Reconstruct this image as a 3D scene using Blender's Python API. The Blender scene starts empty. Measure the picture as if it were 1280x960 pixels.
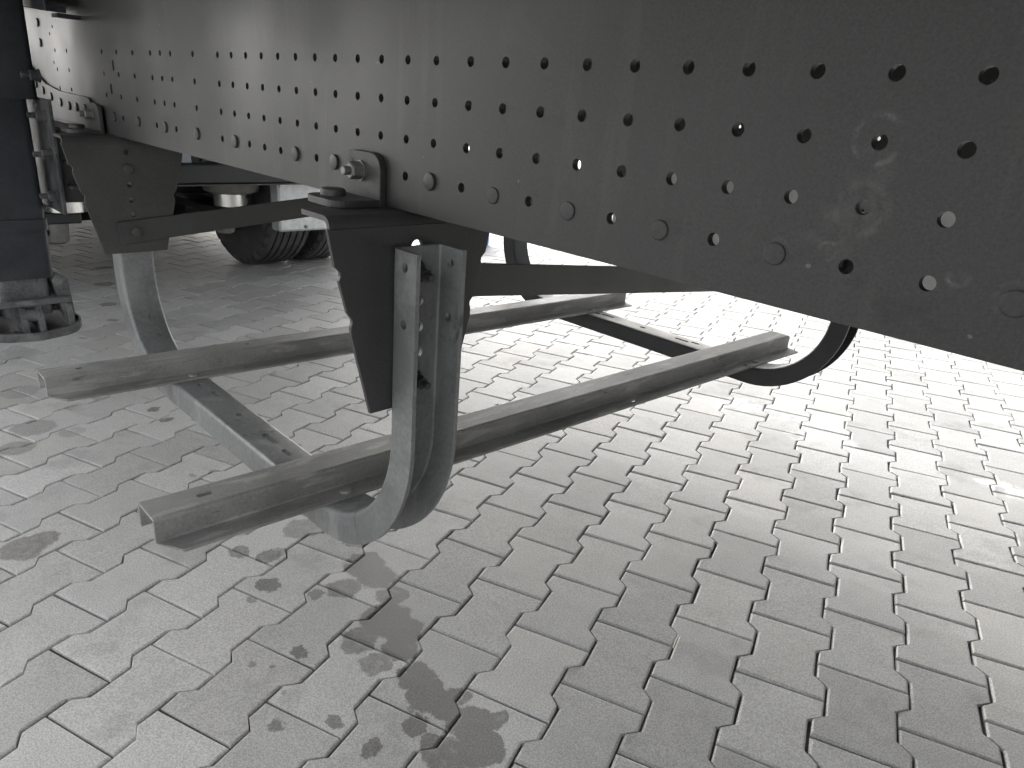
import bpy, bmesh, math, random
from mathutils import Vector, Matrix
random.seed(7)
scene = bpy.context.scene
COL = scene.collection

# ------------------------------------------------------------------ camera, sky, sun, exposure
CAMZ = 0.970
cam = bpy.data.cameras.new('camera'); camo = bpy.data.objects.new('camera', cam); COL.objects.link(camo)
cam.sensor_width = 36.0; cam.lens = 25.091; cam.clip_start = 0.02; cam.clip_end = 2000
CB = Matrix(((0.69303965, -0.29460512, 0.65795430), (0.71792141, 0.19917625, -0.66702149), (0.06545907, 0.93463182, 0.34954037)))
m4 = CB.to_4x4(); m4.translation = (0, 0, CAMZ); camo.matrix_world = m4
scene.camera = camo
scene.render.resolution_x, scene.render.resolution_y = 1024, 768
scene.render.engine = 'CYCLES'; scene.cycles.max_bounces = 6; scene.cycles.diffuse_bounces = 4; scene.cycles.glossy_bounces = 2; scene.cycles.adaptive_threshold = 0.03; scene.cycles.caustics_reflective = False; scene.cycles.caustics_refractive = False

SUN_EL, SUN_AZ = math.radians(14), math.radians(-72)
world = bpy.data.worlds.new('World'); scene.world = world; world.use_nodes = True
wn = world.node_tree.nodes; wl = world.node_tree.links
sky = wn.new('ShaderNodeTexSky'); sky.sky_type = 'NISHITA'; sky.sun_disc = False
sky.sun_elevation = SUN_EL; sky.sun_rotation = SUN_AZ; sky.dust_density = 4.0; sky.air_density = 1.0; sky.ozone_density = 1.0
hs = wn.new('ShaderNodeHueSaturation'); hs.inputs['Saturation'].default_value = 0.14
wl.new(sky.outputs[0], hs.inputs['Color']); wl.new(hs.outputs[0], wn['Background'].inputs[0])
wn['Background'].inputs[1].default_value = 0.15
sl = bpy.data.lights.new('sun', 'SUN'); sl.energy = 1.0; sl.angle = math.radians(95); sl.color = (1.0, 0.985, 0.965)
so = bpy.data.objects.new('sun', sl); COL.objects.link(so)
# direction towards the sun: sky rotation 0 is +Y, turning clockwise seen from above
sd = Vector((math.sin(SUN_AZ) * math.cos(SUN_EL), math.cos(SUN_AZ) * math.cos(SUN_EL), math.sin(SUN_EL)))
so.rotation_euler = sd.to_track_quat('Z', 'Y').to_euler(); so.location = (0, 0, 12)
vs = scene.view_settings
vs.view_transform = 'Standard'; vs.look = 'None'; vs.gamma = 1.0; vs.exposure = 2.14; vs.use_curve_mapping = False

# ------------------------------------------------------------------ frames
U = 0.533                      # the trailer beam stands this far from the camera, measured square to it
TILT = 0.0185                  # the trailer's nose is up a little
RY = Matrix.Rotation(TILT, 4, 'Y')
def L(s, n, z):                # trailer coordinates in units of U: forward, away, up -> local metres
    return Vector((-s * U, n * U, z * U))

# ------------------------------------------------------------------ node helpers
class NT:
    def __init__(self, name):
        self.m = bpy.data.materials.new(name); self.m.use_nodes = True
        self.t = self.m.node_tree; self.b = self.t.nodes['Principled BSDF']
    def n(self, typ, **kw):
        nd = self.t.nodes.new(typ)
        for k, v in kw.items(): setattr(nd, k, v)
        return nd
    def link(self, a, b): self.t.links.new(a, b)
    def inp(self, sock, v):
        if isinstance(v, bpy.types.NodeSocket): self.link(v, sock)
        else: sock.default_value = v
    def math(self, op, a, b=None, c=None, clamp=False):
        nd = self.n('ShaderNodeMath', operation=op, use_clamp=clamp)
        for i, v in enumerate((a, b, c)):
            if v is not None: self.inp(nd.inputs[i], v)
        return nd.outputs[0]
    def noise(self, vec, scale, detail=3, rough=0.6, dist=0.0):
        nd = self.n('ShaderNodeTexNoise'); nd.inputs['Scale'].default_value = scale
        nd.inputs['Detail'].default_value = detail; nd.inputs['Roughness'].default_value = rough; nd.inputs['Distortion'].default_value = dist
        if vec is not None: self.link(vec, nd.inputs['Vector'])
        return nd
    def ramp(self, v, lo, hi, a=0.0, b=1.0, smooth=True):
        nd = self.n('ShaderNodeMapRange', interpolation_type='SMOOTHSTEP' if smooth else 'LINEAR')
        self.inp(nd.inputs['Value'], v); nd.inputs['From Min'].default_value = lo; nd.inputs['From Max'].default_value = hi
        self.inp(nd.inputs['To Min'], a); self.inp(nd.inputs['To Max'], b)
        return nd.outputs[0]
    def mix(self, f, a, b, blend='MIX'):
        nd = self.n('ShaderNodeMix', data_type='RGBA', blend_type=blend)
        self.inp(nd.inputs[0], f)
        for s, v in ((nd.inputs[6], a), (nd.inputs[7], b)):
            if isinstance(v, bpy.types.NodeSocket): self.link(v, s)
            else: s.default_value = (*v, 1) if len(v) == 3 else v
        return nd.outputs[2]
    def bump(self, h, strength, dist):
        nd = self.n('ShaderNodeBump'); nd.inputs['Strength'].default_value = strength; nd.inputs['Distance'].default_value = dist
        self.link(h, nd.inputs['Height']); self.link(nd.outputs[0], self.b.inputs['Normal'])
    def mapping(self, vec, scale):
        nd = self.n('ShaderNodeMapping'); nd.inputs['Scale'].default_value = scale; self.link(vec, nd.inputs['Vector']); return nd.outputs[0]

def metal(name, c1, c2, metallic=0.0, rough=0.5, big=3.0, grain=260.0, streak=None, pale=None, rust=0.0, bump=0.12):
    t = NT(name); tc = t.n('ShaderNodeTexCoord').outputs['Object']
    geo = t.n('ShaderNodeNewGeometry').outputs['Position']
    a = t.noise(geo, big, 3, 0.62, 0.0).outputs[0]
    g = t.noise(geo, grain, 1, 0.7).outputs[0]
    f = t.ramp(t.math('ADD', t.math('MULTIPLY', a, 0.7), t.math('MULTIPLY', g, 0.3)), 0.34, 0.66)
    col = t.mix(f, c1, c2)
    if streak:
        st = t.noise(t.mapping(geo, streak), 1.0, 4, 0.6, 0.3).outputs[0]
        msk = t.ramp(st, 0.52, 0.66)
        col = t.mix(t.math('MULTIPLY', msk, 0.55), col, pale or (0.45, 0.45, 0.44))
        dk = t.ramp(t.noise(t.mapping(geo, streak), 1.7, 5, 0.65, 0.8).outputs[0], 0.60, 0.72)
        col = t.mix(t.math('MULTIPLY', dk, 0.7), col, tuple(0.30 * c for c in c1))
    if rust:
        rr = t.ramp(t.noise(geo, 22, 5, 0.7).outputs[0], 0.66, 0.74)
        col = t.mix(t.math('MULTIPLY', rr, rust), col, (0.16, 0.075, 0.03))
    t.link(col, t.b.inputs['Base Color'])
    t.b.inputs['Metallic'].default_value = metallic
    t.link(t.ramp(a, 0.3, 0.7, rough - 0.08, rough + 0.1), t.b.inputs['Roughness'])
    t.bump(g, bump, 0.0006)
    return t

M = {}
def plain(name, c, rough=0.5, metallic=0.0, var=0.25, big=8.0, grain=200.0, bump=0.15):
    c1 = tuple(x * (1 - var) for x in c); c2 = tuple(min(1, x * (1 + var)) for x in c)
    return metal(name, c1, c2, metallic, rough, big, grain, bump=bump).m

# beam paint: grey coat with dust, pale scuffed rings round some holes
t = metal('beam_paint', (0.0200, 0.0200, 0.0196), (0.0345, 0.0344, 0.0337), 0.0, 0.50, 2.2, 520.0, bump=0.12)
tc = t.n('ShaderNodeTexCoord').outputs['Object']
base = t.b.inputs['Base Color'].links[0].from_socket
nz = t.noise(tc, 42, 4, 0.7).outputs[0]
scuff = None
for (s, z, r0, wd, amt) in ((.366, -.003, .030, .0065, .8), (.366, -.089, .032, .012, .5), (.366, -.089, .014, .022, .30), (.395, -.151, .0125, .005, .9), (.232, -.152, .010, .008, .8), (.469, -.170, .022, .008, .35), (.166, -.167, .022, .006, .5), (.37, -.04, .012, .03, .25), (.40, -.125, .02, .035, .25)):
    d = t.n('ShaderNodeVectorMath', operation='DISTANCE'); t.link(tc, d.inputs[0]); d.inputs[1].default_value = L(s, 1, z) - L(1.0, 2.247, -.244)
    rr = t.math('ABSOLUTE', t.math('SUBTRACT', d.outputs['Value'], r0 * U))
    k = t.math('MULTIPLY', t.ramp(rr, 0.0, wd * U, 1.0, 0.0), t.math('MULTIPLY', t.ramp(nz, 0.44, 0.66), amt))
    scuff = k if scuff is None else t.math('MAXIMUM', scuff, k)
cl = t.ramp(t.noise(tc, 5.0, 6, 0.7, 0.6).outputs[0], 0.56, 0.74, 0.0, 0.12)
col = t.mix(t.math('MAXIMUM', scuff, cl), base, (0.10, 0.10, 0.095))
dr_ = t.ramp(t.noise(t.mapping(tc, (34, 34, 3.2)), 1.0, 4, 0.65).outputs[0], 0.54, 0.70, 0.0, 0.30)
col = t.mix(dr_, col, (0.058, 0.057, 0.053))
dk_ = t.ramp(t.noise(t.mapping(tc, (9, 9, 14)), 1.0, 5, 0.72).outputs[0], 0.56, 0.68, 0.0, 0.40)
col = t.mix(dk_, col, (0.012, 0.012, 0.0125))
gr = t.ramp(t.noise(tc, 420, 1, 0.8).outputs[0], 0.3, 0.7, 0.86, 1.14)
gc = t.n('ShaderNodeCombineColor')
for i_ in range(3): t.link(gr, gc.inputs[i_])
col = t.mix(1.0, col, gc.outputs[0], 'MULTIPLY')
dots = t.ramp(t.noise(tc, 95, 1, 0.4).outputs[0], 0.775, 0.80, 0.0, 0.45)
col = t.mix(dots, col, (0.18, 0.175, 0.16))
t.link(col, t.b.inputs['Base Color']); M['beam'] = t.m

M['dark_steel'] = metal('dark_steel', (0.038, 0.038, 0.0375), (0.064, 0.0635, 0.062), 0.0, 0.5, 5.0, 300.0).m
M['galv'] = metal('galvanised_channel', (0.165, 0.168, 0.168), (0.26, 0.263, 0.263), 0.35, 0.50, 7.0, 160.0, streak=(14, 14, 5), pale=(0.35, 0.355, 0.355), bump=0.2).m
t = metal('pale_topped_dark_channel', (0.026, 0.027, 0.030), (0.044, 0.045, 0.048), 0.1, 0.5, 7.0, 200.0, bump=0.15)  # far channel: dark sides and pale upward faces, shading put into the colour
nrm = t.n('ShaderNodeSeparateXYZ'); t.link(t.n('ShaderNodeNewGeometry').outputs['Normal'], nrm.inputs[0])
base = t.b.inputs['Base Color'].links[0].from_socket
top_pale = t.math('MULTIPLY', t.ramp(nrm.outputs[2], 0.55, 0.95), t.ramp(t.noise(t.n('ShaderNodeNewGeometry').outputs['Position'], 30, 3, 0.6).outputs[0], 0.2, 0.5, 0.75, 1.0))
t.link(t.mix(top_pale, base, (0.36, 0.35, 0.325)), t.b.inputs['Base Color']); M['pale_top_dark'] = t.m
M['rail'] = metal('dusty_galvanised_rail', (0.180, 0.177, 0.170), (0.285, 0.281, 0.270), 0.1, 0.58, 6.0, 220.0, streak=(34, 7, 34), pale=(0.42, 0.41, 0.385), bump=0.3).m
M['bracket'] = plain('bracket_grey', (0.050, 0.049, 0.0475), 0.5)
M['bolt'] = plain('zinc_bolt', (0.19, 0.19, 0.18), 0.42, 0.35)
M['bright_bolt'] = plain('bright_zinc', (0.42, 0.42, 0.41), 0.4, 0.5)
M['leg'] = metal('landing_leg_paint', (0.017, 0.019, 0.023), (0.034, 0.036, 0.042), 0.0, 0.45, 8.0, 200.0, rust=0.25).m
M['foot'] = metal('worn_foot_steel', (0.06, 0.061, 0.066), (0.15, 0.15, 0.152), 0.1, 0.5, 14.0, 200.0, streak=(20, 20, 20), pale=(0.25, 0.25, 0.25), rust=0.5).m
M['smear'] = metal('greasy_plate', (0.030, 0.031, 0.035), (0.10, 0.10, 0.10), 0.0, 0.5, 26.0, 200.0).m
M['black'] = plain('black_frame_paint', (0.022, 0.023, 0.025), 0.5)
M['rubber'] = plain('tyre_rubber', (0.062, 0.062, 0.062), 0.75, 0.0, 0.35, 14.0, 120.0, 0.3)
M['rim'] = plain('wheel_rim_paint', (0.11, 0.112, 0.115), 0.5)
M['polished'] = plain('polished_piston', (0.72, 0.71, 0.68), 0.28, 0.9, 0.08)
M['cast'] = plain('cast_iron_seat', (0.16, 0.155, 0.14), 0.6)
M['sheet'] = plain('galvanised_sheet', (0.52, 0.53, 0.54), 0.42, 0.35, 0.15, 30.0)
M['wood'] = plain('deck_underside', (0.38, 0.35, 0.31), 0.7)
M['tarp'] = plain('curtain_tarp', (0.55, 0.56, 0.58), 0.55, 0, 0.06)
M['alu'] = plain('aluminium_plank', (0.42, 0.43, 0.43), 0.4, 0.5, 0.1)
M['blue'] = plain('blue_plastic', (0.02, 0.11, 0.42), 0.4, 0, 0.1)
M['paleplastic'] = plain('pale_grey_plastic', (0.36, 0.39, 0.43), 0.5, 0, 0.08)
M['straw'] = plain('dry_straw', (0.62, 0.58, 0.46), 0.6, 0, 0.1)

# pavers: grey concrete, one tone each, wet patches and pale marks that run on from stone to stone
STAINS = [(-1.387, 0.858, 0.081, 0.8), (-1.312, 0.861, 0.049, 0.7), (-1.178, 0.758, 0.05, 0.9), (-1.124, 0.754, 0.046, 0.9), (-1.131, 0.677, 0.037, 0.8), (-1.044, 0.741, 0.037, 0.8), (-0.991, 0.684, 0.055, 1.0), (-0.936, 0.694, 0.041, 1.0), (-0.904, 0.661, 0.034, 0.9), (-0.972, 0.615, 0.04, 0.8), (-0.898, 0.602, 0.032, 0.7), (-0.826, 0.64, 0.038, 1.0), (-0.774, 0.628, 0.04, 1.0), (-0.734, 0.632, 0.028, 1.0), (-0.737, 0.574, 0.027, 0.9), (-0.676, 0.646, 0.044, 1.0), (-0.63, 0.624, 0.045, 1.0), (-0.652, 0.574, 0.039, 0.8), (-0.737, 0.671, 0.023, 0.8), (-0.687, 0.569, 0.024, 0.8), (-0.656, 0.683, 0.022, 0.8), (-1.695, 0.208, 0.054, 0.7), (-1.709, 0.242, 0.038, 0.7), (-1.338, 0.607, 0.028, 0.8), (-1.243, 0.56, 0.028, 0.9), (-1.219, 0.513, 0.013, 0.6), (-1.151, 0.622, 0.017, 0.7), (-1.014, 0.512, 0.018, 0.8), (-0.83, 0.473, 0.016, 0.8), (-0.747, 0.488, 0.019, 0.8), (-0.885, 0.401, 0.016, 0.7), (-1.045, 0.426, 0.009, 0.6), (-1.009, 0.459, 0.006, 0.6), (-0.939, 0.446, 0.006, 0.5), (-1.391, 0.565, 0.025, 0.7), (-1.336, 0.635, 0.018, 0.5), (-1.394, 0.727, 0.048, 0.6), (-1.368, 0.789, 0.035, 0.7), (-2.322, 0.698, 0.022, 0.8), (-2.216, 0.7, 0.019, 0.8), (-2.169, 0.767, 0.012, 0.7), (-1.844, 0.759, 0.031, 0.7), (-1.795, 0.676, 0.017, 0.5), (-1.812, 0.622, 0.01, 0.5), (-2.378, 0.37, 0.066, 0.45), (-2.255, 0.304, 0.052, 0.5), (-2.283, 0.452, 0.04, 0.3), (-4.151, 1.078, 0.053, 0.7), (-3.729, 0.974, 0.042, 0.7), (-4.552, 1.185, 0.049, 0.6), (-3.441, 0.906, 0.026, 0.6), (-3.231, 0.738, 0.018, 0.4), (-2.711, 0.407, 0.061, 0.3), (-1.808, 0.915, 0.033, 0.7), (-1.272, 0.797, 0.034, 0.8)]
PALE = [(-2.412, 2.501, 0.059), (-2.172, 2.45, 0.064), (-2.022, 2.454, 0.054), (-2.206, 2.323, 0.039), (-1.884, 2.606, 0.055), (-1.889, 2.382, 0.045), (-1.162, 2.449, 0.066), (-1.103, 2.464, 0.046), (-0.971, 2.454, 0.045), (-0.885, 2.336, 0.042), (-0.854, 2.495, 0.038), (-1.204, 2.346, 0.029), (-0.749, 2.413, 0.036), (-0.291, 2.492, 0.055), (-0.351, 2.472, 0.028), (-1.646, 2.557, 0.034), (-1.251, 2.121, 0.018)]
def concrete(name, wets=(), pales=()):
    t = NT(name); geo = t.n('ShaderNodeNewGeometry').outputs['Position']
    oi = t.n('ShaderNodeObjectInfo').outputs['Random']; at = t.n('ShaderNodeAttribute'); at.attribute_name = 'tone'
    rnd = t.math('FRACT', t.math('ADD', oi, at.outputs['Fac']))
    big = t.noise(geo, 1.1, 2, 0.6).outputs[0]; mid = t.noise(geo, 17, 4, 0.7).outputs[0]; fine = t.noise(geo, 330, 1, 0.8).outputs[0]
    f = t.math('ADD', t.math('ADD', t.math('MULTIPLY', rnd, 0.46), t.math('MULTIPLY', big, 0.42)), t.math('MULTIPLY', mid, 0.42))
    col = t.mix(t.ramp(f, 0.28, 0.92, smooth=False), (0.340, 0.337, 0.327), (0.515, 0.511, 0.497))
    col = t.mix(t.ramp(fine, 0.36, 0.64), t.mix(1.0, col, (0.80, 0.80, 0.80), 'MULTIPLY'), t.mix(1.0, col, (1.17, 1.17, 1.17), 'MULTIPLY'))
    grit = t.n('ShaderNodeTexVoronoi'); grit.inputs['Scale'].default_value = 210; t.link(geo, grit.inputs['Vector'])
    col = t.mix(t.ramp(grit.outputs['Distance'], 0.10, 0.17, 0.55, 0.0), col, t.mix(t.ramp(mid, 0.45, 0.55), (0.13, 0.128, 0.122), (0.52, 0.51, 0.49)))
    dirt = t.ramp(t.noise(geo, 3.3, 4, 0.72).outputs[0], 0.53, 0.68)
    col = t.mix(t.math('MULTIPLY', dirt, 0.28), col, (0.15, 0.145, 0.135))
    col = t.mix(t.ramp(t.math('FRACT', t.math('MULTIPLY', rnd, 7.31)), 0.55, 1.0, 0.0, 0.35), col, t.mix(1.0, col, (1.02, 0.99, 0.945), 'MULTIPLY'))
    rough = 0.72
    if wets or pales:
        dn = t.n('ShaderNodeTexNoise'); dn.inputs['Scale'].default_value = 26; dn.inputs['Detail'].default_value = 5; dn.inputs['Roughness'].default_value = 0.65; t.link(geo, dn.inputs['Vector'])
        sb = t.n('ShaderNodeVectorMath', operation='SUBTRACT'); t.link(dn.outputs['Color'], sb.inputs[0]); sb.inputs[1].default_value = (0.5, 0.5, 0.5)
        sc_ = t.n('ShaderNodeVectorMath', operation='MULTIPLY_ADD'); t.link(sb.outputs[0], sc_.inputs[0]); sc_.inputs[1].default_value = (0.052, 0.052, 0); t.link(geo, sc_.inputs[2])
        fl = t.n('ShaderNodeVectorMath', operation='MULTIPLY'); t.link(sc_.outputs[0], fl.inputs[0]); fl.inputs[1].default_value = (1, 1, 0)
        def blobs(lst, edge):
            acc = None
            for b in lst:
                d = t.n('ShaderNodeVectorMath', operation='DISTANCE'); t.link(fl.outputs[0], d.inputs[0]); d.inputs[1].default_value = (b[0], b[1], 0)
                k = t.ramp(d.outputs['Value'], b[2] * .93 * (1 - edge), b[2] * .93 * (1 + edge), b[3] if len(b) > 3 else 1.0, 0.0)
                acc = k if acc is None else t.math('MAXIMUM', acc, k)
            return acc
        if wets:
            wet = t.math('MULTIPLY', blobs(wets, 0.10), t.ramp(t.noise(geo, 60, 2, 0.6).outputs[0], 0.3, 0.6, 1.0, 1.3), clamp=True)
            col = t.mix(t.math('MULTIPLY', wet, 0.95), col, t.mix(1.0, col, (0.36, 0.355, 0.345), 'MULTIPLY'))
            rough = t.ramp(wet, 0.0, 1.0, 0.72, 0.6)
        if pales:
            pl = t.math('MULTIPLY', blobs(pales, 0.5), t.ramp(mid, 0.42, 0.56))
            col = t.mix(t.math('MULTIPLY', pl, 0.85), col, (0.74, 0.74, 0.72))
    t.link(col, t.b.inputs['Base Color']); t.inp(t.b.inputs['Roughness'], rough)
    t.bump(t.math('ADD', t.math('MULTIPLY', fine, 0.6), t.math('MULTIPLY', mid, 0.8)), 0.30, 0.0012)
    return t.m
M['paver'] = concrete('concrete_paver')
M['paver_wet'] = concrete('concrete_paver_wet', STAINS[:38] + STAINS[-2:])
M['paver_damp'] = concrete('concrete_paver_damp', STAINS[38:-2])
M['paver_pale'] = concrete('concrete_paver_pale', (), PALE)
M['far_ground'] = M['paver']
KINDS = (('paver', ()), ('paver_wet', STAINS[:38] + STAINS[-2:]), ('paver_damp', STAINS[38:-2]), ('paver_pale', PALE))
def paver_kind(c):
    best = 0
    for i, (k, lst) in enumerate(KINDS):
        for b in lst:
            if math.hypot(b[0] - c.x, b[1] - c.y) < b[2] * 1.25 + .165: return i
    return 0
t = NT('joint_sand'); geo = t.n('ShaderNodeNewGeometry').outputs['Position']
t.link(t.mix(t.ramp(t.noise(geo, 9, 5, 0.7).outputs[0], 0.35, 0.7), (0.045, 0.042, 0.037), (0.12, 0.112, 0.098)), t.b.inputs['Base Color']); t.b.inputs['Roughness'].default_value = 0.95
M['sand'] = t.m

# ------------------------------------------------------------------ mesh helpers
def bm_box(bm, a, b):
    x0, x1 = sorted((a[0], b[0])); y0, y1 = sorted((a[1], b[1])); z0, z1 = sorted((a[2], b[2]))
    v = [bm.verts.new(p) for p in ((x0, y0, z0), (x1, y0, z0), (x1, y1, z0), (x0, y1, z0), (x0, y0, z1), (x1, y0, z1), (x1, y1, z1), (x0, y1, z1))]
    for f in ((0, 3, 2, 1), (4, 5, 6, 7), (0, 1, 5, 4), (1, 2, 6, 5), (2, 3, 7, 6), (3, 0, 4, 7)): bm.faces.new([v[i] for i in f])
def bm_loft(bm, rings, close=True, caps=True):
    vs_ = [[bm.verts.new(p) for p in r] for r in rings]; n = len(rings[0])
    for a, b in zip(vs_[:-1], vs_[1:]):
        for i in range(n if close else n - 1):
            j = (i + 1) % n; bm.faces.new((a[i], a[j], b[j], b[i]))
    if caps: bm.faces.new(vs_[0][::-1]); bm.faces.new(vs_[-1])
    return vs_
def ring(c, ax, r, seg, ph=0.0):
    ax = Vector(ax).normalized(); e1 = ax.orthogonal().normalized(); e2 = ax.cross(e1)
    return [Vector(c) + e1 * (r * math.cos(2 * math.pi * i / seg + ph)) + e2 * (r * math.sin(2 * math.pi * i / seg + ph)) for i in range(seg)]
def bm_cyl(bm, p0, p1, r, seg=16, r1=None):
    p0, p1 = Vector(p0), Vector(p1); ax = p1 - p0
    bm_loft(bm, [ring(p0, ax, r, seg), ring(p1, ax, r if r1 is None else r1, seg)])
def bm_lathe(bm, c, ax, prof, seg=32):           # prof: (distance along axis, radius)
    ax = Vector(ax).normalized(); bm_loft(bm, [ring(Vector(c) + ax * d, ax, r, seg) for d, r in prof])
def bm_prism(bm, pts, off):                      # polygon (list of Vectors) pushed along off
    off = Vector(off); bm_loft(bm, [[Vector(p) for p in pts], [Vector(p) + off for p in pts]])
def rounded(poly, radii, seg=5):                 # 2-d polygon with rounded corners
    out = []; n = len(poly)
    for i in range(n):
        p = Vector(poly[i]); a = (Vector(poly[i - 1]) - p); b = (Vector(poly[(i + 1) % n]) - p); r = radii[i] if isinstance(radii, (list, tuple)) else radii
        if r <= 0: out.append(p); continue
        an = a.angle(b); tl = min(r / math.tan(an / 2), 0.49 * a.length, 0.49 * b.length)
        pa = p + a.normalized() * tl; pb = p + b.normalized() * tl
        for k in range(seg + 1):
            q = k / seg; out.append((1 - q) ** 2 * pa + 2 * q * (1 - q) * p + q * q * pb)
    return out
def mesh_of(bm, name, mat, smooth=None):
    bmesh.ops.remove_doubles(bm, verts=bm.verts, dist=1e-6)
    bmesh.ops.recalc_face_normals(bm, faces=bm.faces)
    me = bpy.data.meshes.new(name); bm.to_mesh(me); bm.free(); me.materials.append(mat)
    if smooth:
        for p in me.polygons: p.use_smooth = True
        me.set_sharp_from_angle(angle=math.radians(smooth))
    return me
def link(name, me, parent=None, loc=None, bevel=0.0):
    o = bpy.data.objects.new(name, me); COL.objects.link(o)
    if parent is not None: o.parent = parent
    if loc is not None: o.location = loc
    if bevel:
        b = o.modifiers.new('bevel', 'BEVEL'); b.width = bevel; b.segments = 2; b.limit_method = 'ANGLE'; b.angle_limit = math.radians(40); b.harden_normals = False
    return o
def cut(me, cbm):                                # boolean difference, baked into a new mesh
    bmesh.ops.recalc_face_normals(cbm, faces=cbm.faces)
    cm = bpy.data.meshes.new('cutter'); cbm.to_mesh(cm); cbm.free()
    a = bpy.data.objects.new('tmp_a', me); b = bpy.data.objects.new('tmp_b', cm); COL.objects.link(a); COL.objects.link(b)
    md = a.modifiers.new('b', 'BOOLEAN'); md.operation = 'DIFFERENCE'; md.object = b; md.solver = 'EXACT'
    bpy.context.view_layer.update(); dg = bpy.context.evaluated_depsgraph_get()
    r = bpy.data.meshes.new_from_object(a.evaluated_get(dg))
    bpy.data.objects.remove(a); bpy.data.objects.remove(b); bpy.data.meshes.remove(cm)
    return r
def tag(o, label, cat, group=None):
    o['label'] = label; o['category'] = cat
    if group: o['group'] = group
    return o
ORI = {}
def thing(name, label, cat, origin, trailer=True):
    o = bpy.data.objects.new(name, None); COL.objects.link(o); o.empty_display_size = 0.1
    if trailer:
        o.location = Vector((0, 0, CAMZ)) + RY.to_3x3() @ origin; o.rotation_euler = (0, TILT, 0)
    else: o.location = origin
    ORI[o.name] = Vector(origin); return tag(o, label, cat)
def part(name, bm, mat, par, bevel=0.0, smooth=None, root=None, cutter=None):
    """bm holds coordinates of the frame; shift them to the thing's origin"""
    o0 = ORI[(root or par).name]
    me = mesh_of(bm, name, mat, smooth)
    if cutter is not None: me = cut(me, cutter)
    me.transform(Matrix.Translation(-o0))
    return link(name, me, par, None, bevel)

# ------------------------------------------------------------------ ground and pavers
big = bmesh.new(); v = [big.verts.new(p) for p in ((-900, -900, -0.016), (900, -900, -0.016), (900, 900, -0.016), (-900, 900, -0.016))]; big.faces.new(v)
g = link('ground', mesh_of(big, 'ground', M['far_ground'])); g['kind'] = 'structure'
X0, X1, Y0, Y1 = -8.5, 3.2, -1.8, 8.5
bed = bmesh.new(); v = [bed.verts.new(p) for p in ((X0, Y0, -0.008), (X1, Y0, -0.008), (X1, Y1, -0.008), (X0, Y1, -0.008))]; bed.faces.new(v)
pav = link('pavement', mesh_of(bed, 'pavement', M['sand'])); pav['kind'] = 'structure'
CD = Vector((0.93969262, 0.34202014, 0)); UD = Vector((-0.34202014, 0.93969262, 0)); OG = Vector((-0.69169451, 0.60802371, 0))
HW, WW, H1, H2, HL, GAP = 0.0825, 0.060, 0.040, 0.060, 0.100, 0.0019
def paver_outline(inset):
    g_ = GAP + inset; d = g_ * 0.42
    q = [(HW - g_, HL - g_), (HW - g_, H2 - d + 0.0), (WW - g_, H1 - d), (WW - g_, -H1 + d), (HW - g_, -H2 + d), (HW - g_, -HL + g_)]
    q += [(-x, -y) for x, y in q]
    return q
def paver_rings():
    return [(paver_outline(0.0), -0.05), (paver_outline(0.0), -0.0042), (paver_outline(0.0012), -0.0014), (paver_outline(0.0042), 0.0)]
def paver_variant():
    jit = [(random.gauss(0, .0005), random.gauss(0, .0005)) for _ in range(12)]
    chip = random.choice((None, 0, 5, 6, 11, 1, 4)); rr = []
    for k, (o, z) in enumerate(paver_rings()):
        row = []
        for i, (x, y) in enumerate(o):
            x += jit[i][0]; y += jit[i][1]; zz = z
            if k == 3: x += random.gauss(0, .0005); y += random.gauss(0, .0005)
            if k >= 2 and chip == i: x *= 1 - .010 * (k - 1); y *= 1 - .010 * (k - 1); zz -= .0012
            row.append((x, y, zz))
        rr.append(row)
    pm = bmesh.new(); bm_loft(pm, rr, caps=False)
    pm.verts.ensure_lookup_table(); pm.faces.new([pm.verts[36 + i] for i in range(12)])
    bmesh.ops.triangulate(pm, faces=[f for f in pm.faces if len(f.verts) > 4])
    return mesh_of(pm, 'paver', M['paver'])
NVAR = 8
variants = [paver_variant() for _ in range(NVAR)]
paver_mes = [variants]
for k, _ in KINDS[1:]:
    row = []
    for m_ in variants:
        q = m_.copy(); q.materials[0] = M[k]; row.append(q)
    paver_mes.append(row)
CBT = CB.transposed()
def project(p):
    c = CBT @ (Vector(p) - Vector((0, 0, CAMZ)))
    if c.z > -0.05: return None
    return 640 + 892.12 * c.x / -c.z, 480 - 892.12 * c.y / -c.z, -c.z
stones = []
for C in range(-70, 71):
    for k in range(-60, 61):
        u = k + (0.5 if C % 2 else 0.0) + 0.5
        c = OG + CD * (C * 0.1425 - 0.0825) + UD * (u * 0.2)
        if X0 + .12 < c.x < X1 - .12 and Y0 + .12 < c.y < Y1 - .12:
            q = project(c); sc_v = 0
            if q and -90 < q[0] < 1370 and q[1] < 1060 and q[1] > max(250, 200 + .261 * (q[0] - 228)): sc_v = CAMZ / q[2] ** 3
            stones.append((sc_v, c))
stones.sort(key=lambda a: -a[0])
ang = math.atan2(CD.y, CD.x)
def stone_matrix(c):
    return Matrix.Translation(c + Vector((random.gauss(0, .0005), random.gauss(0, .0005), random.gauss(-.0004, .00045)))) @ Matrix.Rotation(ang + random.gauss(0, .0025), 4, 'Z') @ Matrix.Rotation(random.gauss(0, .0020), 4, 'X') @ Matrix.Rotation(random.gauss(0, .0020), 4, 'Y')
for sc_v, c in stones[:300]:
    o = bpy.data.objects.new('paver', paver_mes[paver_kind(c)][random.randrange(NVAR)]); COL.objects.link(o); o.parent = pav; o.matrix_local = stone_matrix(c)
verts, faces, tone, mix_ = [], [], [], []
bases = [([Vector(v.co) for v in m_.vertices], [tuple(p.vertices) for p in m_.polygons]) for m_ in variants]
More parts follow.
